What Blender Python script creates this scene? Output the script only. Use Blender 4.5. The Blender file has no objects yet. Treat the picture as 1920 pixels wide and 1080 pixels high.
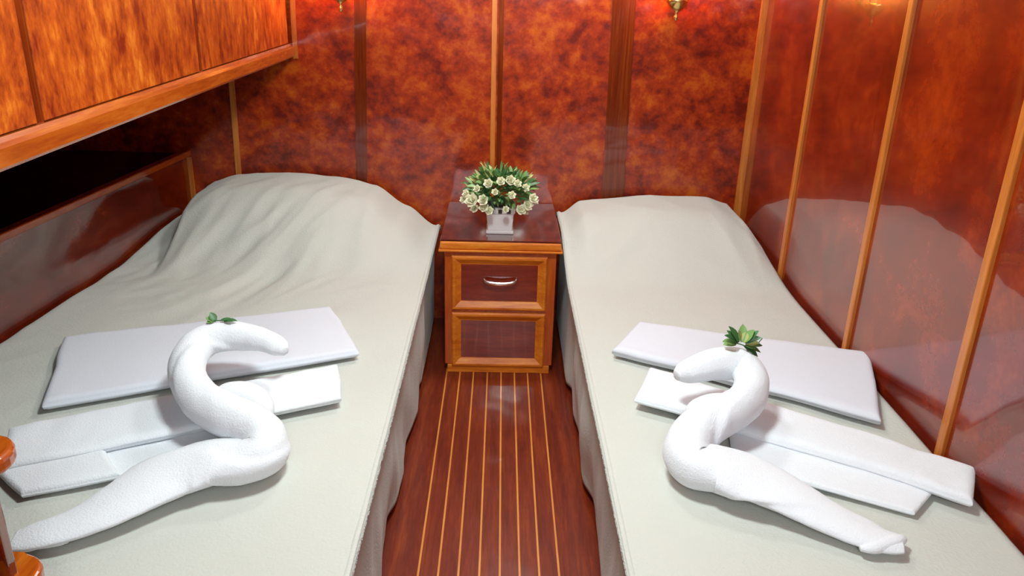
import bpy, bmesh, math, random
from math import sin, cos, pi, radians, sqrt, floor, ceil, exp
from mathutils import Vector, Matrix, noise
C = bpy.context.scene.collection
S = bpy.context.scene
random.seed(7)

# ------------------------------------------------------------------ camera
YAW, PITCH, ROLL, FPX, CZ = 0.0198075, 0.3732082, 0.0279253, 1500.0, 1.43
fw = Vector((sin(YAW)*cos(PITCH), cos(YAW)*cos(PITCH), -sin(PITCH)))
r0 = Vector((cos(YAW), -sin(YAW), 0)); u0 = r0.cross(fw)
RT = r0*cos(ROLL) + u0*sin(ROLL); UP = -r0*sin(ROLL) + u0*cos(ROLL)
cd = bpy.data.cameras.new('camera'); cam = bpy.data.objects.new('camera', cd); C.objects.link(cam)
cd.sensor_width = 36.0; cd.lens = FPX/1920*36.0; cd.clip_start = 0.02
M = Matrix((RT, UP, -fw)).transposed().to_4x4(); M.translation = Vector((0, 0, CZ)); cam.matrix_world = M
S.camera = cam

def Z(px, py, z):
    """world point at height z seen in that direction"""
    d = fw + RT*((px-960)/FPX) - UP*((py-540)/FPX)
    return Vector((0, 0, CZ)) + d*((z-CZ)/d.z)

# ------------------------------------------------------------------ view + world + lights
S.view_settings.view_transform = 'Standard'; S.view_settings.look = 'None'
S.view_settings.gamma = 1; S.view_settings.use_curve_mapping = False
S.view_settings.exposure = 0.0
W = bpy.data.worlds.new('world'); S.world = W; W.use_nodes = True
bg = W.node_tree.nodes['Background']; bg.inputs[0].default_value = (0.92, 0.96, 1.0, 1); bg.inputs[1].default_value = 6.0
CEIL = 1.98
CLIGHTS = [((0.10, 2.85, CEIL-0.035), 13.0), ((-0.03, 1.45, CEIL-0.035), 23.0), ((0.10, -0.60, CEIL-0.035), 20.0)]  # first and last are unseen lamps added for fill
for i, (p, e) in enumerate(CLIGHTS):
    l = bpy.data.lights.new('ceiling_key_fill_light', 'AREA'); l.shape = 'DISK'; l.size = 0.30; l.energy = e; l.color = (0.88, 1.0, 0.99)
    o = bpy.data.objects.new('ceiling_key_fill_light', l); o.location = p; C.objects.link(o)

# ------------------------------------------------------------------ materials
def new_mat(name):
    m = bpy.data.materials.new(name); m.use_nodes = True
    return m, m.node_tree.nodes, m.node_tree.links, m.node_tree.nodes['Principled BSDF']

def plain(name, col, rough=0.5, metal=0.0, coat=0.0, sheen=0.0, bump=0.0, bscale=300, emis=None, trans=0, spec=0.5):
    m, n, l, b = new_mat(name)
    b.inputs['Base Color'].default_value = (*col, 1); b.inputs['Roughness'].default_value = rough
    b.inputs['Metallic'].default_value = metal; b.inputs['Coat Weight'].default_value = coat
    b.inputs['Specular IOR Level'].default_value = spec
    b.inputs['Sheen Weight'].default_value = sheen; b.inputs['Transmission Weight'].default_value = trans
    if emis: b.inputs['Emission Color'].default_value = (*emis[0], 1); b.inputs['Emission Strength'].default_value = emis[1]
    if bump:
        tc = n.new('ShaderNodeTexCoord'); nz = n.new('ShaderNodeTexNoise'); bp = n.new('ShaderNodeBump')
        nz.inputs['Scale'].default_value = bscale; nz.inputs['Detail'].default_value = 3
        l.new(tc.outputs['Object'], nz.inputs['Vector']); l.new(nz.outputs[0], bp.inputs['Height'])
        bp.inputs['Strength'].default_value = bump; bp.inputs['Distance'].default_value = 0.003
        l.new(bp.outputs[0], b.inputs['Normal'])
    return m

def wood(name, dark, mid, light, stretch=(1, 1, 1), scale=7.0, rough=0.12, coat=0.6, blotch=0.6, bump=0.02, spec=0.5, lo=0.36, hi=0.66, crough=.03, cior=1.5, dist=.7):
    """varnished wood: two noise octaves, one stretched along the grain"""
    m, n, l, b = new_mat(name)
    tc = n.new('ShaderNodeTexCoord'); mp = n.new('ShaderNodeMapping'); mp.inputs['Scale'].default_value = stretch
    a = n.new('ShaderNodeTexNoise'); a.inputs['Scale'].default_value = scale; a.inputs['Detail'].default_value = 7
    a.inputs['Roughness'].default_value = 0.62; a.inputs['Distortion'].default_value = dist
    c = n.new('ShaderNodeTexNoise'); c.inputs['Scale'].default_value = scale*4.2; c.inputs['Detail'].default_value = 5; c.inputs['Roughness'].default_value = .7
    mx = n.new('ShaderNodeMix'); mx.data_type = 'FLOAT'; mx.inputs[0].default_value = 1-blotch
    rp = n.new('ShaderNodeValToRGB'); e = rp.color_ramp.elements
    e[0].position = lo; e[0].color = (*dark, 1); e[1].position = hi; e[1].color = (*light, 1)
    k = e.new((lo+hi)/2); k.color = (*mid, 1)
    l.new(tc.outputs['Object'], mp.inputs['Vector']); l.new(mp.outputs[0], a.inputs['Vector']); l.new(mp.outputs[0], c.inputs['Vector'])
    l.new(a.outputs[0], mx.inputs[2]); l.new(c.outputs[0], mx.inputs[3]); l.new(mx.outputs[0], rp.inputs[0])
    l.new(rp.outputs[0], b.inputs['Base Color'])
    b.inputs['Roughness'].default_value = rough; b.inputs['Coat Weight'].default_value = coat
    b.inputs['Coat Roughness'].default_value = crough; b.inputs['Coat IOR'].default_value = cior; b.inputs['Specular IOR Level'].default_value = spec
    if bump:
        w = n.new('ShaderNodeTexNoise'); w.inputs['Scale'].default_value = 5; w.inputs['Detail'].default_value = 2
        l.new(tc.outputs['Object'], w.inputs['Vector'])
        bp = n.new('ShaderNodeBump'); bp.inputs['Strength'].default_value = 1; bp.inputs['Distance'].default_value = bump
        l.new(w.outputs[0], bp.inputs['Height']); l.new(bp.outputs[0], b.inputs['Normal']); l.new(bp.outputs[0], b.inputs['Coat Normal'])
    return m

MAT = {}
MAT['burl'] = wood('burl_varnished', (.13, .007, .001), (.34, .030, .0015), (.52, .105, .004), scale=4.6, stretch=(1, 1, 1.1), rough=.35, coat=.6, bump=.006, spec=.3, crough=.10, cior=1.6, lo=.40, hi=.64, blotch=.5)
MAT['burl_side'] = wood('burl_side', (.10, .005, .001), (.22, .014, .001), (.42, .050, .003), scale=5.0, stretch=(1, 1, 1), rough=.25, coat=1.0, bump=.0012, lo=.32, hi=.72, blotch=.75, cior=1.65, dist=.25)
MAT['orange'] = wood('orange_veneer', (.20, .014, .002), (.50, .085, .005), (.80, .25, .02), scale=5.5, stretch=(2.0, 1.7, .8), rough=.35, coat=.3, bump=.002, lo=.40, hi=.66, blotch=.5)
MAT['strip'] = wood('light_strip', (.42, .10, .012), (.55, .17, .025), (.66, .24, .045), scale=5, stretch=(6, 6, .5), rough=.3, coat=.3, bump=0)
MAT['strip_dark'] = wood('dark_strip', (.10, .012, .002), (.16, .022, .003), (.24, .045, .006), scale=5, stretch=(8, 8, .4), rough=.15, coat=.6, bump=.003)
MAT['rail'] = wood('rail_wood', (.30, .045, .004), (.42, .085, .006), (.54, .15, .014), scale=5, stretch=(6, .6, 6), rough=.22, coat=.6, bump=0)
MAT['dark'] = wood('shaded_recess_wood', (.010, .002, .001), (.018, .003, .001), (.03, .005, .002), scale=4, stretch=(3, 1, 3), rough=.3, coat=.15, bump=0, spec=.2)  # near-black tone puts the shade under the cabinet into the wood colour
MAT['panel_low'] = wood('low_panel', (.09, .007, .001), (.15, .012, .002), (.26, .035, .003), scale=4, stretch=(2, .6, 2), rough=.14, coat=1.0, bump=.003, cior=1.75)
MAT['ns'] = wood('nightstand_wood', (.34, .040, .003), (.48, .075, .004), (.62, .14, .008), scale=5, stretch=(5, 5, .6), rough=.2, coat=.7, bump=0)
MAT['ns_light'] = wood('nightstand_molding', (.52, .11, .006), (.70, .19, .012), (.86, .32, .03), scale=6, stretch=(.6, 5, 5), rough=.42, coat=.0, spec=.35, bump=0)
MAT['ns_panel'] = wood('nightstand_panel', (.14, .010, .002), (.20, .016, .003), (.28, .03, .004), scale=5, stretch=(.6, 5, 5), rough=.15, coat=.8, bump=.002)
MAT['ns_top'] = wood('nightstand_top', (.05, .005, .002), (.09, .008, .003), (.15, .015, .004), scale=4, stretch=(.6, 4, 4), rough=.10, coat=1, bump=.001)
MAT['floor'] = wood('floor_boards', (.10, .008, .002), (.17, .018, .003), (.26, .040, .005), scale=5, stretch=(7, .5, 5), rough=.45, coat=.5, bump=.002, crough=.12, spec=.3)
MAT['inlay'] = wood('floor_inlay', (.55, .18, .03), (.68, .25, .04), (.80, .34, .06), scale=5, stretch=(6, .5, 5), rough=.4, coat=.5, bump=0)
MAT['base'] = wood('bed_base_wood', (.05, .005, .001), (.09, .009, .002), (.14, .018, .002), scale=5, stretch=(5, .5, 5), rough=.2, coat=.8, bump=0)
MAT['ceil'] = plain('ceiling_paint', (.80, .78, .72), .6)
MAT['spread'] = plain('fleece_throw', (.53, .545, .50), .9, sheen=.15, bump=.5, bscale=160)
MAT['mattress'] = plain('mattress_ticking', (.6, .6, .58), .8)
MAT['towel'] = plain('white_terry', (.74, .775, .82), .92, sheen=.25, bump=.5, bscale=260)
MAT['sheet'] = plain('white_cotton', (.64, .67, .74), .85, sheen=.1, bump=.2, bscale=200)
MAT['brass'] = plain('brass', (.85, .62, .22), .22, 1.0)
MAT['chrome'] = plain('chrome', (.85, .80, .78), .2, 1.0)
MAT['glass'] = plain('frosted_shade', (1, .80, .55), .5, emis=((1, .36, .06), 230.0))
MAT['diff'] = plain('lamp_diffuser', (1, 1, 1), .5, emis=((1, .96, .9), 6.0))
MAT['white'] = plain('white_plastic', (.80, .76, .76), .35)
MAT['slot'] = plain('pot_cutout', (.05, .04, .03), .8)
MAT['leafd'] = plain('leaf_dark', (.05, .16, .05), .45)
MAT['leafm'] = plain('leaf_mid', (.18, .34, .10), .45)
MAT['leafl'] = plain('leaf_light', (.42, .46, .16), .5)
MAT['petal'] = plain('cream_petal', (.85, .84, .62), .6)
MAT['soil'] = plain('foam_soil', (.06, .05, .03), .9)

# ------------------------------------------------------------------ helpers
def obj(name, bm, mats, parent=None, smooth=False, angle=None):
    me = bpy.data.meshes.new(name); bmesh.ops.recalc_face_normals(bm, faces=bm.faces[:]) if angle != 'keep' else None
    bm.to_mesh(me); bm.free()
    for m in (mats if isinstance(mats, (list, tuple)) else [mats]): me.materials.append(MAT[m])
    if smooth:
        for p in me.polygons: p.use_smooth = True
    o = bpy.data.objects.new(name, me); C.objects.link(o)
    if parent: o.parent = parent
    return o

def thing(name, label, cat, loc=(0, 0, 0), rz=0, group=None):
    o = bpy.data.objects.new(name, None); C.objects.link(o); o.location = loc; o.rotation_euler = (0, 0, rz)
    o.empty_display_size = .05
    return tag(o, label, cat, group)

def tag(o, label, cat, group=None):
    o['label'] = label; o['category'] = cat
    if group: o['group'] = group
    return o

def struct(name, bm, m, smooth=False):
    o = obj(name, bm, m, smooth=smooth); o['kind'] = 'structure'; return o

def box(bm, x0, x1, y0, y1, z0, z1, bev=0, mi=0):
    vs = [bm.verts.new((x, y, z)) for z in (z0, z1) for y in (y0, y1) for x in (x0, x1)]
    fs = [bm.faces.new([vs[i] for i in q]) for q in ((0, 2, 3, 1), (4, 5, 7, 6), (0, 1, 5, 4), (2, 6, 7, 3), (0, 4, 6, 2), (1, 3, 7, 5))]
    for f in fs: f.material_index = mi
    if bev:
        es = list({e for f in fs for e in f.edges})
        bmesh.ops.bevel(bm, geom=es, offset=bev, segments=3, profile=.6, affect='EDGES')
    return bm

def prism(bm, pts, z0, z1, bev=0):
    """vertical prism over a plan outline"""
    lo = [bm.verts.new((x, y, z0)) for x, y in pts]; hi = [bm.verts.new((x, y, z1)) for x, y in pts]
    n = len(pts); bm.faces.new(lo[::-1]); top = bm.faces.new(hi)
    for i in range(n): bm.faces.new((lo[i], lo[(i+1) % n], hi[(i+1) % n], hi[i]))
    if bev: bmesh.ops.bevel(bm, geom=[e for e in bm.edges if all(v in hi for v in e.verts) or all(v in lo for v in e.verts)], offset=bev, segments=4, profile=.5, affect='EDGES')
    return bm

def lathe(bm, prof, cx=0, cy=0, n=28, axis='z'):
    rings = []
    for r, z in prof:
        rings.append([bm.verts.new((cx+r*cos(2*pi*i/n), cy+r*sin(2*pi*i/n), z)) for i in range(n)])
    for a, b in zip(rings, rings[1:]):
        for i in range(n): bm.faces.new((a[i], a[(i+1) % n], b[(i+1) % n], b[i]))
    bm.faces.new(rings[0][::-1]); bm.faces.new(rings[-1])
    return bm

def catmull(pts, k):
    """pts: list of tuples of floats -> smooth interpolation"""
    out = []; n = len(pts)
    for i in range(n-1):
        p0, p1, p2, p3 = pts[max(i-1, 0)], pts[i], pts[i+1], pts[min(i+2, n-1)]
        for j in range(k):
            t = j/k
            out.append(tuple(.5*((2*b)+(-a+c)*t+(2*a-5*b+4*c-d)*t*t+(-a+3*b-3*c+d)*t**3) for a, b, c, d in zip(p0, p1, p2, p3)))
    out.append(tuple(pts[-1])); return out

def tube(bm, path, n=20, wrap=0.0, turns=0.0, upref=Vector((0, 0, 1))):
    """path items: x,y,z,rw,rh ; rw across, rh along the up direction. wrap adds the spiral step of rolled cloth"""
    P = [Vector(p[:3]) for p in path]; rings = []; L = 0; prevw = None
    for i, p in enumerate(path):
        t = (P[min(i+1, len(P)-1)]-P[max(i-1, 0)]).normalized()
        if i: L += (P[i]-P[i-1]).length
        w = t.cross(upref)
        if w.length < .15 and prevw is not None: w = prevw - t*prevw.dot(t)
        w.normalize()
        if prevw is not None:
            if w.dot(prevw) < 0: w = -w
            w = (w*.4+prevw*.6); w = (w - t*w.dot(t)).normalized()
        prevw = w; v = w.cross(t)
        ring = []
        for k in range(n):
            a = 2*pi*k/n
            s = ((a/(2*pi) + turns*L) % 1.0)
            f = 1 + wrap*((s/.94-.5) if s < .94 else ((1-s)/.06-.5))
            f += .035*noise.noise(Vector((cos(a)*1.5, sin(a)*1.5, L*28)))+.02*noise.noise(Vector((cos(a)*3, sin(a)*3, L*60)))
            ring.append(bm.verts.new(P[i] + w*cos(a)*p[3]*f + v*sin(a)*p[4]*f))
        rings.append(ring)
    for a, b in zip(rings, rings[1:]):
        for i in range(n): bm.faces.new((a[i], a[(i+1) % n], b[(i+1) % n], b[i]))
    for r, c in ((rings[0], P[0]), (rings[-1], P[-1])):
        cv = bm.verts.new(c)
        for i in range(n): bm.faces.new((r[i], r[(i+1) % n], cv))
    return bm

def slab(bm, corners, z0, th, nu=40, nv=16, rnd=.012, rough=.0015, seed=0, bow=0.0):
    """soft folded cloth layer: corners = 4 plan points, rounded edges, slightly uneven"""
    A, B, Cc, D = [Vector(c[:2]) for c in corners]
    lu = (B-A).length; lv = (D-A).length
    def pt(u, v): return (A*(1-u)+B*u)*(1-v)+(D*(1-u)+Cc*u)*v
    top = []; bot = []
    for j in range(nv+1):
        rt, rb = [], []
        for i in range(nu+1):
            u, v = i/nu, j/nv
            # crowd the samples at the borders so the rounding is smooth
            u = .5-.5*cos(pi*u)*(abs(cos(pi*u))**-.35 if abs(cos(pi*u)) > 1e-3 else 1); u = min(max(u, 0), 1)
            v = .5-.5*cos(pi*v)*(abs(cos(pi*v))**-.35 if abs(cos(pi*v)) > 1e-3 else 1); v = min(max(v, 0), 1)
            p = pt(u, v)
            d = min(min(u, 1-u)*lu, min(v, 1-v)*lv)
            q = min(d/rnd, 1); e = sqrt(max(0, 1-(1-q)**2))
            wob = .004*noise.noise(Vector((p.x*9, p.y*9, seed)))+.010*noise.noise(Vector((p.x*3.5, p.y*3.5, seed+1)))
            nn = rough*noise.noise(Vector((p.x*22, p.y*22, seed+3)))+rough*1.5*noise.noise(Vector((p.x*6, p.y*10, seed+8)))
            zc = z0+th*.5
            rt.append(bm.verts.new((p.x+wob, p.y+wob, zc+th*.5*e+nn*e+bow*sin(pi*u))))
            rb.append(bm.verts.new((p.x+wob, p.y+wob, zc-th*.5*e+bow*sin(pi*u))))
        top.append(rt); bot.append(rb)
    for j in range(nv):
        for i in range(nu):
            bm.faces.new((top[j][i], top[j][i+1], top[j+1][i+1], top[j+1][i]))
            bm.faces.new((bot[j][i], bot[j+1][i], bot[j+1][i+1], bot[j][i+1]))
    for j in range(nv):
        for i in (0, nu): bm.faces.new((top[j][i], top[j+1][i], bot[j+1][i], bot[j][i]))
    for i in range(nu):
        for j in (0, nv): bm.faces.new((top[j][i], top[j][i+1], bot[j][i+1], bot[j][i]))
    return bm

def rings_frame(bm, x0, x1, z0, z1, rings, y, mats):
    """mitred molding facing -Y. rings = [(inset, forward)], mats per band, last ring is filled"""
    R = []
    for ins, f in rings:
        R.append([bm.verts.new((x, y-f, z)) for x, z in ((x0+ins, z0+ins), (x1-ins, z0+ins), (x1-ins, z1-ins), (x0+ins, z1-ins))])
    for k, (a, b) in enumerate(zip(R, R[1:])):
        for i in range(4):
            f = bm.faces.new((a[i], a[(i+1) % 4], b[(i+1) % 4], b[i])); f.material_index = mats[k]
    f = bm.faces.new(R[-1]); f.material_index = mats[-1]
    return bm

# ------------------------------------------------------------------ the room
YB, YF = 3.27, -1.30
XR = 1.02
def xl(y): return -1.283-.092*(YB-y)         # inner face of the low left hull panel
XO = -2.05
# floor with light inlay lines
bm = bmesh.new()
lines = [-.2535, -.187, -.136, -.0845, -.031, .0215, .0725, .123, .174, .240]
xs = [XO-.1]
for c in lines: xs += [c-.0026, c+.0026]
xs += [XR+.1]
for i in range(len(xs)-1):
    f = bm.faces.new([bm.verts.new(p) for p in ((xs[i], YF-.1, 0), (xs[i+1], YF-.1, 0), (xs[i+1], YB+.1, 0), (xs[i], YB+.1, 0))])
    f.material_index = 1 if (i % 2 and 1 < i < len(xs)-3) else 0
bmesh.ops.remove_doubles(bm, verts=bm.verts[:], dist=1e-5)
r = bmesh.ops.extrude_face_region(bm, geom=bm.faces[:])
for v in [g for g in r['geom'] if isinstance(g, bmesh.types.BMVert)]: v.co.z -= .05
struct('floor', bm, ['floor', 'inlay'])
struct('ceiling', box(bmesh.new(), XO-.1, XR+.1, YF-.1, YB+.1, CEIL, CEIL+.05), 'ceil')
struct('wall_back', box(bmesh.new(), XO-.1, XR+.1, YB, YB+.06, 0, CEIL), 'burl')
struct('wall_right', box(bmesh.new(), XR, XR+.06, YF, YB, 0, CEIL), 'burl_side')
# left: low panel, deep ledge above it, outer hull skin
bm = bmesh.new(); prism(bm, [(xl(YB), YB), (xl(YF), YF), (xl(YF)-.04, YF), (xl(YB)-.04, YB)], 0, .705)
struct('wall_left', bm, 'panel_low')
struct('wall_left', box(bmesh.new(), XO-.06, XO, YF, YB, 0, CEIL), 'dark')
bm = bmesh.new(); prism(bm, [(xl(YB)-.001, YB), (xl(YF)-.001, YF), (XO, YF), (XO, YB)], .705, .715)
struct('trim_1', bm, 'dark')                                        # ledge surface deep in the recess
bm = bmesh.new(); prism(bm, [(xl(YB)+.014, YB), (xl(YF)+.014, YF), (xl(YF)-.02, YF), (xl(YB)-.02, YB)], .702, .726, bev=.004)
struct('trim_2', bm, 'rail')                                        # nosing
# wall behind the camera; its wide high opening is invented to let in frontal fill
bm = bmesh.new()
for a in ((XO, -.85, 0, CEIL), (.90, XR, 0, CEIL), (-.85, .90, 1.90, CEIL), (-.85, .90, 0, 1.42)):
    box(bm, a[0], a[1], YF-.06, YF, a[2], a[3])
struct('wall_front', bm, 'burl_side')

# strips on the back wall: (x at top, x at bottom, width, forward, material, z0)
n_trim = 3
def vstrip(xt, xb, w, f, m, z0=.0, z1=CEIL, xt_z=1.34, xb_z=.62):
    global n_trim
    k = (xt-xb)/(xt_z-xb_z)
    a0 = xb+k*(z0-xb_z); a1 = xb+k*(z1-xb_z)
    bm = bmesh.new()
    vs = [bm.verts.new((a+s*w/2, y, z)) for z, a in ((z0, a0), (z1, a1)) for y in (YB-f, YB+.005) for s in (-1, 1)]
    for q in ((0, 2, 3, 1), (4, 5, 7, 6), (0, 1, 5, 4), (2, 6, 7, 3), (0, 4, 6, 2), (1, 3, 7, 5)): bm.faces.new([vs[i] for i in q])
    struct('trim_%d' % n_trim, bm, m); n_trim += 1
vstrip(-1.276, -1.279, .024, .012, 'strip', z1=.70)
vstrip(-1.065, -1.080, .022, .005, 'strip')
vstrip(-.808, -.815, .018, .008, 'strip', z0=1.10)
vstrip(-.549, -.573, .045, .003, 'strip_dark'); 
vstrip(-.032, -.031, .019, .005, 'strip')
vstrip(-.006, -.005, .020, .002, 'strip_dark')
vstrip(.466, .476, .090, .004, 'strip_dark')
vstrip(1.012, 1.010, .030, .018, 'strip')
# strips on the right wall
for y, w in ((2.69, .026), (2.095, .026), (1.552, .026), (.98, .026), (.42, .026)):
    bm = bmesh.new(); box(bm, XR-.010, XR+.005, y-w/2, y+w/2, 0, CEIL, bev=.003)
    struct('trim_%d' % n_trim, bm, 'strip'); n_trim += 1

# ------------------------------------------------------------------ overhead cabinet on the left
XC = -.835; ZC = 1.108
t = thing('overhead_cabinet', 'orange veneered overhead cabinet along the left wall above the left bed', 'cabinet', (XC, 2.0, ZC))
def loc(o, par):                                                     # keep world coordinates under a placed empty
    o.parent = par; o.matrix_parent_inverse = Matrix.Translation(-Vector(par.location)); return o
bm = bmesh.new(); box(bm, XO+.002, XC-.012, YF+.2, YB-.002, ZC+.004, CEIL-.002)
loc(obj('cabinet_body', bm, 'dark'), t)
ys = [-.9, -.2, .62, 1.462, 2.285, 3.255]
for a, b in zip(ys, ys[1:]):
    bm = bmesh.new(); box(bm, XC-.011, XC+.006, a+.0127, b-.0127, ZC+.052, CEIL-.02, bev=.002)
    loc(obj('door', bm, 'orange'), t)
for y in ys[1:-1]:
    bm = bmesh.new(); box(bm, XC-.011, XC+.004, y-.0125, y+.0125, ZC+.05, CEIL-.01)
    loc(obj('stile', bm, 'strip_dark'), t)
bm = bmesh.new()
prof = [(XC-.011, ZC), (XC+.020, ZC), (XC+.024, ZC+.006), (XC+.024, ZC+.036), (XC+.014, ZC+.042), (XC+.010, ZC+.050), (XC-.011, ZC+.050)]
ya, yb = YF+.2, YB-.003
A = [bm.verts.new((x, ya, z)) for x, z in prof]; B = [bm.verts.new((x, yb, z)) for x, z in prof]
bm.faces.new(A); bm.faces.new(B[::-1])
for i in range(len(prof)): bm.faces.new((A[i], A[(i+1) % len(prof)], B[(i+1) % len(prof)], B[i]))
loc(obj('bottom_rail', bm, 'rail'), t)

# ------------------------------------------------------------------ ceiling lamps above the frame: middle one read from floor glints, others added
for p, e in CLIGHTS:
    i = CLIGHTS.index((p, e))
    t = thing('ceiling_key_fill_lamp', ['added round ceiling light nearest the back wall, out of view', 'round ceiling light over the foot of the beds', 'added round fill light on the ceiling behind the camera'][i], 'ceiling light', (p[0], p[1], CEIL), group='round ceiling lights')
    bm = bmesh.new(); lathe(bm, [(.175, 0), (.175, -.02), (.165, -.03), (.157, -.03), (.157, -.012), (.155, 0)], n=40); obj('trim_ring', bm, 'white', t, True)
    bm = bmesh.new(); lathe(bm, [(.156, -.006), (.156, -.016)], n=40); obj('diffuser', bm, 'diff', t)

# ------------------------------------------------------------------ nightstand
NX, NY = .010, 2.75
def ns_local(): return bmesh.new()
t = thing('nightstand', 'narrow reddish brown wooden nightstand standing between the two beds', 'nightstand', (NX, NY, 0))
HW = .205
bm = bmesh.new(); box(bm, -HW, HW, .012, .515, .03, .492, bev=.003); obj('body', bm, 'ns', t)
bm = bmesh.new(); box(bm, -.225, .225, -.012, .515, .492, .500, bev=.003)
box(bm, -.220, .220, -.008, .515, .500, .530, bev=.008); obj('molding', bm, 'ns_light', t)
bm = bmesh.new(); box(bm, -.219, .219, -.004, .515, .5302, .536, bev=.002); obj('top', bm, 'ns_top', t)
bm = bmesh.new(); box(bm, -HW+.01, HW-.01, .004, .515, 0, .03, bev=.002); obj('plinth', bm, 'ns_light', t)
rg = [(0, .0), (0, .012), (.005, .017), (.012, .017), (.032, .003), (.034, .003)]
bm = bmesh.new(); rings_frame(bm, -.178, .172, .262, .474, rg, .012, [0, 0, 0, 0, 0, 1])
dr = obj('drawer', bm, ['ns_light', 'ns_panel'], t)
bm = bmesh.new()
hp = catmull([(-.060, 0, .386, .0045, .0045), (-.058, -.014, .383, .0045, .005), (-.045, -.024, .378, .005, .006), (0, -.027, .374, .005, .007), (.045, -.024, .378, .005, .006), (.058, -.014, .383, .0045, .005), (.060, 0, .386, .0045, .0045)], 6)
tube(bm, [(x, y+.009, z, a, b) for x, y, z, a, b in hp], n=12); obj('handle', bm, 'chrome', dr, True)
bm = bmesh.new(); rings_frame(bm, -.178, .172, .028, .250, rg, .012, [0, 0, 0, 0, 0, 1])
obj('door', bm, ['ns_light', 'ns_panel'], t)

# ------------------------------------------------------------------ beds
HB = .445
def sm(a, b, x):
    x = min(max((x-a)/(b-a), 0), 1); return x*x*(3-2*x)
def lerp_tab(tab, x):
    if x <= tab[0][0]: return tab[0][1]
    for (a, va), (b, vb) in zip(tab, tab[1:]):
        if x <= b: return va+(vb-va)*sm(a, b, x)*.5+(vb-va)*(x-a)/(b-a)*.5
    return tab[-1][1]
def ridge(x, y, ang, sx, sy, seed):
    u = x*cos(ang)+y*sin(ang); v = -x*sin(ang)+y*cos(ang)
    v += .05*noise.noise(Vector((u*3, v*3, seed)))
    n = noise.noise(Vector((u*sx, v*sy, seed+5)))
    return (1-abs(n)*2.2)
def h_left(x, y):
    pill = lerp_tab([(-1.185, .0), (-1.160, .165), (-1.05, .200), (-.86, .210), (-.67, .200), (-.5, .170), (-.377, .085), (-.265, .004)], x)
    lo = 2.52+.10*noise.noise(Vector((x*3, 0, 1)))
    g = sm(lo, 2.98, y)
    h = pill*g
    if x < -1.15: h = max(h, .050*sm(2.6, 3.1, y))
    zone = exp(-((x+.86)**2/.10+(y-2.68)**2/.10))
    h += .020*zone*(ridge(x, y, radians(74), 1.6, 7.5, 2)-.4)
    h += .009*zone*ridge(x, y, radians(60), 3, 15, 6)
    h += .006*exp(-((x+1.12)**2/.02+(y-2.42)**2/.03))*ridge(x, y, radians(20), 6, 12, 22)
    h += .006*sm(2.25, 2.7, y)*ridge(x, y, radians(68), 2, 8, 9)
    h += .0025*ridge(x, y, radians(35), 2, 7, 31)
    h += .004*noise.noise(Vector((x*4, y*3, 4)))
    return h
def h_right(x, y):
    pill = lerp_tab([(.262, .075), (.332, .125), (.567, .155), (.847, .155), (.936, .130), (1.012, .045)], x)
    g = sm(2.50, 3.0, y)
    h = pill*g
    h += .011*exp(-((x-.38)**2/.02+(y-2.82)**2/.06))*ridge(x, y, radians(52), 2, 9, 5)
    h += .006*exp(-((x-.92)**2/.02+(y-2.8)**2/.06))*ridge(x, y, radians(110), 2, 9, 6)
    h += (.0015+.003*sm(2.3, 2.7, y))*ridge(x, y, radians(-50), 2, 6, 12)
    h += .004*noise.noise(Vector((x*4, y*3, 14)))
    return h
HEM_L = [(1.0, -.279), (1.593, -.273), (1.70, -.284), (1.826, -.292), (1.90, -.274), (1.936, -.271), (2.035, -.267), (2.12, -.275), (2.208, -.282), (2.396, -.263), (2.586, -.280), (2.62, -.271), (2.767, -.270), (3.2, -.272)]
HEM_R = [(1.0, .28), (1.604, .273), (1.741, .284), (1.923, .290), (2.009, .268), (2.15, .272), (2.284, .279), (2.4, .269), (2.583, .277), (2.628, .260), (2.79, .262), (3.2, .262)]
Y0, Y1 = 1.06, 3.225
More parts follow.
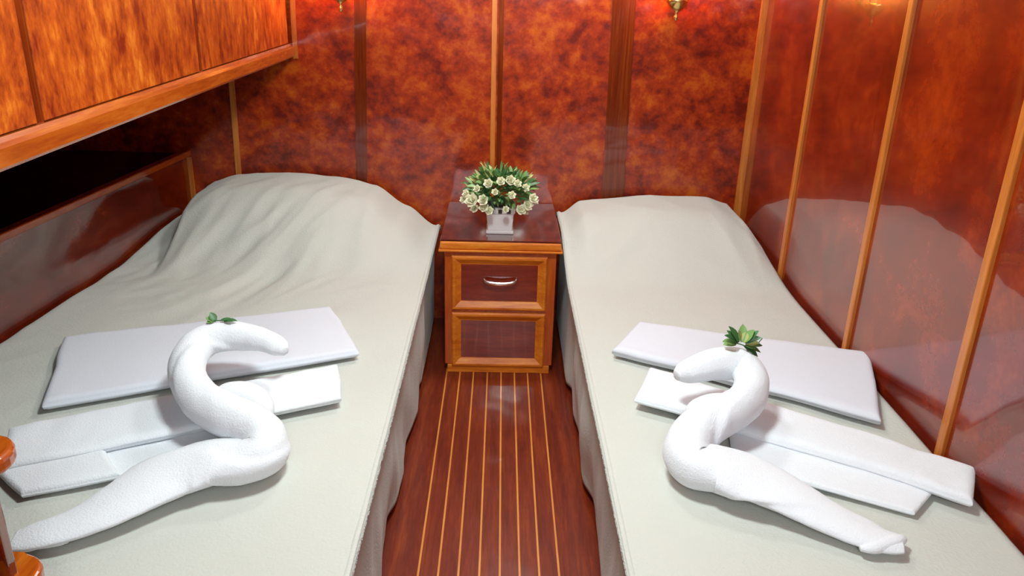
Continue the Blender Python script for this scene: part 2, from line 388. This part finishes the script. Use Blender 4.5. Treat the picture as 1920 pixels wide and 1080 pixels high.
def spread(name, side, outer, hfun, hem, label):
    bm = bmesh.new(); rows = []
    NY_, NT, NS, NA = 190, 100, 36, 6
    inner = -.268 if side < 0 else .266
    r = .028; zh = .028
    ylist = [Y0+(Y1-Y0)*j/NY_ for j in range(NY_+1)]
    plan = []
    for k in range(16): plan.append((Y0, HB*(k)/16))               # foot drop (height)
    prev = None
    for jj in range(len(ylist)+16):
        if jj < 16: y = Y0-.018*sin(min(1, (16-jj)/4)*pi/2)+.008*sin(jj); drop = jj/16
        else: y = ylist[jj-16]; drop = None
        yy = max(y, Y0)
        row = []
        xo = outer(yy)
        xin = inner - side*r
        def put(x, z):
            if drop is not None:
                z = min(z, zh+(HB-zh)*drop)
            row.append(bm.verts.new((x, y, z)))
        endr = sm(0, .03, Y1-yy); endz = -.03*(1-endr)
        for i in range(NT+1):
            x = xo+(xin-xo)*i/NT
            put(x, HB+hfun(x, yy)+endz - .012*(1-sm(0, .02, abs(x-xo))))
        zt = HB+hfun(xin, yy)+endz
        for i in range(1, NA+1):
            a = pi/2*i/NA
            put(xin+(inner-xin)*sin(a), zt-r*(1-cos(a)))
        hx = lerp_tab(hem, yy)
        for i in range(1, NS+1):
            f = i/NS; z = (zt-r)*(1-f)+zh*f
            x = inner+(hx-inner)*f**1.2
            fold = noise.noise(Vector((yy*4.2, f*.9, 20+side)))*.026+noise.noise(Vector((yy*11, f*1.5, 30+side)))*.011
            x += fold*sin(pi*min(f, .92))*.9*(1-.8*sm(2.6, 2.75, yy))
            put(x, z)
        rows.append(row)
    for a, b in zip(rows, rows[1:]):
        for i in range(len(a)-1): bm.faces.new((a[i], a[i+1], b[i+1], b[i]))
    bmesh.ops.recalc_face_normals(bm, faces=bm.faces[:])
    if sum(f.normal.z for f in bm.faces) < 0: bmesh.ops.reverse_faces(bm, faces=bm.faces[:])
    o = obj(name, bm, 'spread', smooth=True, angle='keep')
    md = o.modifiers.new('thickness', 'SOLIDIFY'); md.thickness = .005; md.offset = -1
    tag(o, label, 'bedspread'); return o
ol = lambda y: xl(y)+.012
orr = lambda y: XR-.014
bl = thing('bed', 'wide single bed against the left wall, under the overhead cabinet', 'bed', (-.8, 2.1, 0), group='beds under fleece throws')
bm = bmesh.new(); prism(bm, [(xl(Y1)+.03, Y1), (xl(Y0)+.03, Y0+.04), (-.325, Y0+.04), (-.325, Y1)], 0.001, .22); loc(obj('base', bm, 'base'), bl)
bm = bmesh.new(); prism(bm, [(xl(Y1)+.035, Y1-.02), (xl(Y0)+.035, Y0+.04), (-.315, Y0+.04), (-.315, Y1-.02)], .221, .415, bev=.02); loc(obj('mattress', bm, 'mattress'), bl)
br = thing('bed', 'narrow single bed against the right wall', 'bed', (.65, 2.1, 0), group='beds under fleece throws')
bm = bmesh.new(); prism(bm, [(XR-.03, Y1), (XR-.03, Y0+.04), (.325, Y0+.04), (.325, Y1)], 0.001, .22); loc(obj('base', bm, 'base'), br)
bm = bmesh.new(); prism(bm, [(XR-.03, Y1-.02), (XR-.03, Y0+.04), (.315, Y0+.04), (.315, Y1-.02)], .221, .415, bev=.02); loc(obj('mattress', bm, 'mattress'), br)
spread('bedspread', -1, ol, h_left, HEM_L, 'creased pale grey fleece bedspread over the left bed and its pillow')
spread('bedspread', 1, orr, h_right, HEM_R, 'smooth cream grey fleece bedspread over the right bed and its pillow')

# ------------------------------------------------------------------ towels
TB = .4545                                                          # top of the bedspread around the towels
def quad(*pp, z): return [Z(px, py, z) for px, py in pp]
def layered(q, z0, n, th, seed, rnd=None, shrink=.004):
    bm = bmesh.new()
    for k in range(n):
        cx = sum((Vector(c) for c in q), Vector())/4
        qq = [Vector(c)+(Vector(c)-cx).normalized()*(-shrink*(k % 2)) for c in q]
        slab(bm, qq, z0+k*th*.93, th, seed=seed+k*3, rnd=rnd or th*.95, rough=.002)
    return bm
# left bed, farther folded sheet
o = obj('folded_towel', layered(quad((118, 628), (622, 572), (668, 656), (84, 752), z=.480), TB-.002, 1, .028, 3, rnd=.015), 'sheet', smooth=True)
tag(o, 'flat folded white towel on the left bed, behind the left towel swan', 'towel', 'folded towels behind the swans')
o = obj('folded_towel', layered(quad((1198, 600), (1632, 655), (1656, 783), (1148, 652), z=.480), TB-.002, 1, .028, 40, rnd=.015), 'sheet', smooth=True)
tag(o, 'flat folded white towel on the right bed, behind the right towel swan', 'towel', 'folded towels behind the swans')
# long towels lying under the swans: two bands each
bm = bmesh.new()
slab(bm, quad((8, 806), (634, 684), (644, 746), (-8, 884), z=.475), TB+.004, .026, seed=7, rnd=.020, nu=70, rough=.0025)
slab(bm, quad((160, 845), (415, 790), (400, 868), (212, 897), z=.462), TB-.002, .009, seed=8, rnd=.010)
slab(bm, quad((-8, 878), (192, 834), (226, 890), (38, 926), z=.468), TB-.002, .020, seed=9, rnd=.012)
tag(obj('long_towel', bm, 'towel', smooth=True), 'long folded white towel on the left bed, running beneath the left towel swan', 'towel', 'long towels beneath the swans')
bm = bmesh.new()
slab(bm, quad((1218, 690), (1832, 876), (1828, 940), (1190, 748), z=.475), TB+.004, .026, seed=17, rnd=.020, nu=70, rough=.0025)
slab(bm, quad((1365, 790), (1748, 922), (1716, 960), (1375, 868), z=.465), TB-.002, .013, seed=18, rnd=.010)
tag(obj('long_towel', bm, 'towel', smooth=True), 'long folded white towel on the right bed, running beneath the right towel swan', 'towel', 'long towels beneath the swans')

def swan(path, flap, lip, label, sgn):
    """path rows: px, py, z centre, rw, rh from tail to beak; flap and lip are loose rolls of the same towel"""
    bm = bmesh.new()
    conv = lambda rows: [(*Z(px, py, z), rw, rh) for px, py, z, rw, rh in rows]
    tube(bm, catmull(conv(path), 10), n=48, wrap=.17, turns=2.0*sgn)
    tube(bm, catmull(conv(flap), 7), n=28, wrap=.08, turns=1)
    tube(bm, catmull(conv(lip), 7), n=20, wrap=.08, turns=1)
    o = obj('towel_swan', bm, 'towel', smooth=True)
    return tag(o, label, 'towel swan', 'towel swans')
SL = [(26, 1014, .466, .030, .007), (60, 1007, .468, .040, .010), (150, 980, .472, .048, .015), (240, 934, .480, .064, .018), (330, 885, .488, .078, .024), (400, 864, .496, .074, .032),
      (455, 864, .497, .056, .040), (492, 850, .505, .046, .045), (499, 823, .513, .047, .047), (470, 796, .524, .047, .047), (424, 776, .535, .046, .046), (378, 751, .542, .044, .044), (351, 712, .556, .042, .042),
      (352, 674, .570, .041, .041), (377, 642, .583, .040, .040), (418, 629, .590, .037, .037), (462, 631, .587, .033, .033), (497, 640, .579, .030, .028), (522, 651, .571, .026, .023), (533, 660, .566, .011, .011)]
SR = [(1690, 1019, .466, .028, .009), (1640, 1008, .468, .040, .012), (1560, 975, .472, .048, .016), (1480, 932, .482, .064, .018), (1400, 894, .490, .078, .025), (1340, 876, .497, .070, .034),
      (1303, 872, .498, .050, .043), (1289, 845, .507, .050, .047), (1303, 812, .516, .050, .048), (1338, 785, .530, .048, .048), (1375, 767, .541, .045, .045), (1402, 742, .550, .043, .043),
      (1406, 708, .564, .041, .041), (1384, 685, .577, .040, .040), (1345, 681, .583, .037, .037), (1308, 690, .578, .034, .032), (1282, 698, .570, .028, .024), (1268, 704, .566, .012, .012)]
SWL = swan(SL, [(404, 752, .516, .020, .020), (430, 745, .523, .036, .034), (465, 748, .525, .038, .036), (490, 765, .517, .030, .030), (500, 785, .505, .012, .012)],
     [(22, 1022, .464, .008, .006), (60, 1020, .466, .012, .009), (112, 1012, .468, .012, .010), (128, 1014, .466, .005, .005)],
     'white towel folded into a swan on the left bed, beak pointing right', 1)
SWR = swan(SR, [(1288, 790, .505, .012, .012), (1308, 774, .517, .030, .030), (1340, 766, .525, .036, .034), (1368, 764, .523, .032, .030), (1385, 770, .516, .015, .015)],
     [(1694, 1010, .466, .008, .007), (1678, 1014, .469, .015, .011), (1640, 1026, .468, .014, .010), (1612, 1028, .465, .006, .005)],
     'white towel folded into a swan on the right bed, beak pointing left', -1)

# ------------------------------------------------------------------ leaves
def leaf(bm, p, d, up, L, w, mi=0, curl=.15):
    d = d.normalized(); s = d.cross(up)
    if s.length < 1e-3: s = d.cross(Vector((1, 0, 0)))
    s.normalize(); n = s.cross(d)
    rows = []
    for k in range(6):
        t = k/5; ww = w*(sin(pi*min(t*.92+.06, 1))**.8)/2
        c = p+d*L*t-n*curl*L*t*t
        rows.append([bm.verts.new(c-s*ww+n*ww*.35), bm.verts.new(c), bm.verts.new(c+s*ww+n*ww*.35)])
    for a, b in zip(rows, rows[1:]):
        for i in (0, 1):
            f = bm.faces.new((a[i], a[i+1], b[i+1], b[i])); f.material_index = mi; f.smooth = True
def rose(bm, c, r, mi=0):
    for lay, (rr, tilt, n) in enumerate(((.35, .1, 3), (.65, .45, 5), (1., .9, 6))):
        for k in range(n):
            a = 2*pi*k/n+lay*.6+random.random()*.3
            d = Vector((cos(a)*sin(tilt+.2), sin(a)*sin(tilt+.2), cos(tilt+.2)))
            leaf(bm, c+Vector((0, 0, -r*.4)), d, Vector((-sin(a), cos(a), 0)).cross(d), r*(.9+.3*rr), r*.9, mi, curl=.25-.1*lay)
rd = random.Random(5)
t = thing('potted_plant', 'artificial potted plant with cream flowers in a white square pot on the nightstand', 'potted plant', (.005, 2.875, .5362))
bm = bmesh.new()
for k, (h0, h1, w0, w1) in enumerate(((0, .012, .050, .050), (.012, .078, .044, .050), (.078, .100, .054, .056))):
    lo = [bm.verts.new((x*w0, y*w0, h0)) for x, y in ((-1, -1), (1, -1), (1, 1), (-1, 1))]
    hi = [bm.verts.new((x*w1, y*w1, h1)) for x, y in ((-1, -1), (1, -1), (1, 1), (-1, 1))]
    bm.faces.new(lo[::-1]); bm.faces.new(hi)
    for i in range(4): bm.faces.new((lo[i], lo[(i+1) % 4], hi[(i+1) % 4], hi[i]))
bmesh.ops.bevel(bm, geom=bm.edges[:], offset=.002, segments=2, affect='EDGES')
pot = obj('pot', bm, 'white', t)
bm = bmesh.new()
for s in range(4):
    R = Matrix.Rotation(s*pi/2, 4, 'Z')
    for x in (-.032, 0, .032):
        b2 = bmesh.new(); box(b2, x-.007, x+.007, -.0565, -.050, .080, .095)
        bmesh.ops.transform(b2, matrix=R, verts=b2.verts[:])
        me = bpy.data.meshes.new('tmp'); b2.to_mesh(me); b2.free(); bm.from_mesh(me); bpy.data.meshes.remove(me)
obj('cutout', bm, 'slot', pot)
bm = bmesh.new(); lathe(bm, [(.03, .09), (.05, .11), (.03, .125)], n=12); obj('filler', bm, 'soil', t)
bm = bmesh.new()
def on_ell(rd):
    while True:
        v = Vector((rd.gauss(0, 1), rd.gauss(0, 1), rd.gauss(0, 1))).normalized()
        if v.z > -.45: return v
for i in range(620):
    v = on_ell(rd); s = rd.uniform(.45, .95)
    p = Vector((v.x*.118*s, v.y*.105*s, .155+v.z*.068*s))
    d = (v+Vector((rd.uniform(-.6, .6), rd.uniform(-.6, .6), rd.uniform(-.3, .6)))).normalized()
    leaf(bm, p, d, Vector((rd.uniform(-1, 1), rd.uniform(-1, 1), 1)), rd.uniform(.025, .05), rd.uniform(.010, .018), rd.choice([0, 0, 1, 1, 1, 2]), curl=.2)
fol = obj('foliage', bm, ['leafd', 'leafm', 'leafl'], t, angle='keep')
for (x, z, L) in ((-.06, .235, .05), (-.045, .22, .06), (.10, .21, .05), (.12, .20, .045), (-.13, .18, .04)):
    bm = bmesh.new(); leaf(bm, Vector((x*.6, -.01, z-.05)), Vector((x*1.0, 0, .12)), Vector((0, -1, .2)), L+.035, .008, 0, .1)
    obj('grass_blade', bm, 'leafl', t, angle='keep')
fl = [(-.105, .130, .021), (-.062, .138, .016), (-.060, .110, .015), (-.125, .150, .012), (-.095, .095, .014), (-.04, .095, .013), (-.135, .120, .012), (.075, .098, .016), (.10, .115, .016), (.118, .140, .015),
      (.092, .083, .014), (.02, .105, .010), (-.045, .195, .014), (.0, .203, .013), (.035, .205, .015), (.06, .195, .012), (.04, .160, .012), (-.02, .17, .010), (.09, .18, .012), (.128, .125, .010), (-.085, .175, .011)]
for x, z, r_ in fl:
    e = 1-(x/.15)**2-((z-.145)/.085)**2
    y = -.115*sqrt(max(e, .03))-.010
    bm = bmesh.new(); rose(bm, Vector((0, 0, 0)), r_*1.25)
    bmesh.ops.transform(bm, matrix=Matrix.Translation((x, y, z+.008)) @ Matrix.Rotation(radians(62), 4, 'X') @ Matrix.Rotation(x*4, 4, 'Y'), verts=bm.verts[:])
    obj('flower', bm, 'petal', t, angle='keep')

def sprig(loc, leaves, stem, label):
    t = thing('leaf_sprig', label, 'leaf sprig', loc, group='sprigs on the swans')
    bm = bmesh.new()
    for (x, y, z, dx, dy, dz, L, w, m) in leaves:
        leaf(bm, Vector((x, y, z)), Vector((dx, dy, dz)), Vector((0, -.3, 1)), L, w, m, .1)
    obj('leaves', bm, ['leafd', 'leafm', 'leafl'], t, angle='keep')
    bm = bmesh.new(); tube(bm, [(*p, .0015, .0015) for p in stem], n=6); obj('stem', bm, 'leafd', t)
pL = Z(415, 629, .590)+Vector((0, 0, .037))
sprig(pL, [(-.012, 0, 0, -1, .1, .5, .024, .018, 1), (-.01, 0, .0, -.5, .3, .8, .026, .018, 0), (-.012, 0, 0, -.6, -.4, .1, .02, .015, 1), (.012, 0, .002, 1, 0, .12, .030, .014, 0), (0, 0, .002, 1, .2, .2, .03, .012, 0), (.01, 0, 0, .9, -.3, .3, .026, .010, 0)],
      [(-.02, 0, .003), (0, 0, .003), (.02, 0, .004)], 'small dark green leaf sprig lying on the head of the left towel swan')
pR = Z(1384, 685, .577)+Vector((0, 0, .051))
lv = []
for k, (a, L, m) in enumerate(((2.5, .05, 0), (2.1, .055, 0), (1.5, .05, 1), (1.1, .045, 1), (.6, .045, 0), (-.2, .05, 0), (-.6, .055, 0), (-1.0, .045, 0), (2.9, .045, 1), (1.8, .04, 2), (.2, .035, 2), (-.4, .03, 1), (3.3, .035, 1), (2.3, .045, 0), (.9, .05, 0), (-.8, .05, 0), (1.3, .03, 2))):
    lv.append((cos(a)*.012, 0, .004+sin(a)*.006, cos(a), rd.uniform(-.3, .4), sin(a)*.8+.15, L*.85, .022, m))
sprig(pR, lv, [(-.03, 0, .012), (0, 0, .004), (.03, 0, -.008), (.055, .02, .012)], 'leafy green sprig with yellowish tips on the head of the right towel swan')

# ------------------------------------------------------------------ wall sconces
def sconce(x, label):
    t = thing('wall_sconce', label, 'wall lamp', (x, YB, 1.350), group='brass wall sconces on the back wall')
    bm = bmesh.new(); b2 = lathe(bm, [(.0, -.001), (.030, 0), (.034, .006), (.026, .012), (.012, .016), (.0, .018)], n=28)
    bmesh.ops.transform(bm, matrix=Matrix.Translation((0, -.003, .03)) @ Matrix.Rotation(radians(90), 4, 'X'), verts=bm.verts[:]); obj('backplate', bm, 'brass', t, True)
    bm = bmesh.new(); tube(bm, catmull([(0, -.015, .03, .006, .006), (0, -.05, .01, .006, .006), (0, -.085, -.012, .006, .006), (0, -.10, .0, .006, .006)], 6), n=12); obj('arm', bm, 'brass', t, True)
    bm = bmesh.new(); lathe(bm, [(.002, -.068), (.007, -.060), (.009, -.052), (.005, -.044), (.007, -.036), (.022, -.026), (.033, -.014), (.039, -.002), (.043, .010), (.038, .014), (.012, .014)], 0, -.10, 24); obj('cup', bm, 'brass', t, True)
    bm = bmesh.new(); lathe(bm, [(.010, .014), (.010, .045), (.012, .048)], 0, -.10, 20); obj('candle_sleeve', bm, 'white', t, True)
    bm = bmesh.new(); lathe(bm, [(.008, .048), (.015, .058), (.018, .070), (.014, .088), (.006, .106), (.001, .112)], 0, -.10, 20); obj('bulb', bm, 'glass', t, True)
    return t
sconce(.651, 'brass wall sconce on the back wall above the right bed')
sconce(-.606, 'brass wall sconce on the back wall above the left bed')

# ------------------------------------------------------------------ rounded shelf unit at the foot of the left bed
t = thing('shelf_unit', 'wooden shelf unit with rounded ends at the foot of the left bed', 'shelf', (-.80, .93, 0))
bm = bmesh.new(); box(bm, -.20, .113, -.01, .01, 0, .98-.185, bev=.004); obj('upright_panel', bm, 'panel_low', t)
def rshelf(z):
    bm = bmesh.new(); pts = []
    n = 14
    for k in range(n+1):
        a = -pi/2+pi*k/n; pts.append((.098+.050*cos(a)*.95, .050*sin(a)))
    pts += [(-.2, .05), (-.2, -.05)]
    prism(bm, pts, z-.026, z, bev=.008); obj('shelf', bm, 'rail', t, False)
for z in (.18, .40, .605, .812): rshelf(z)
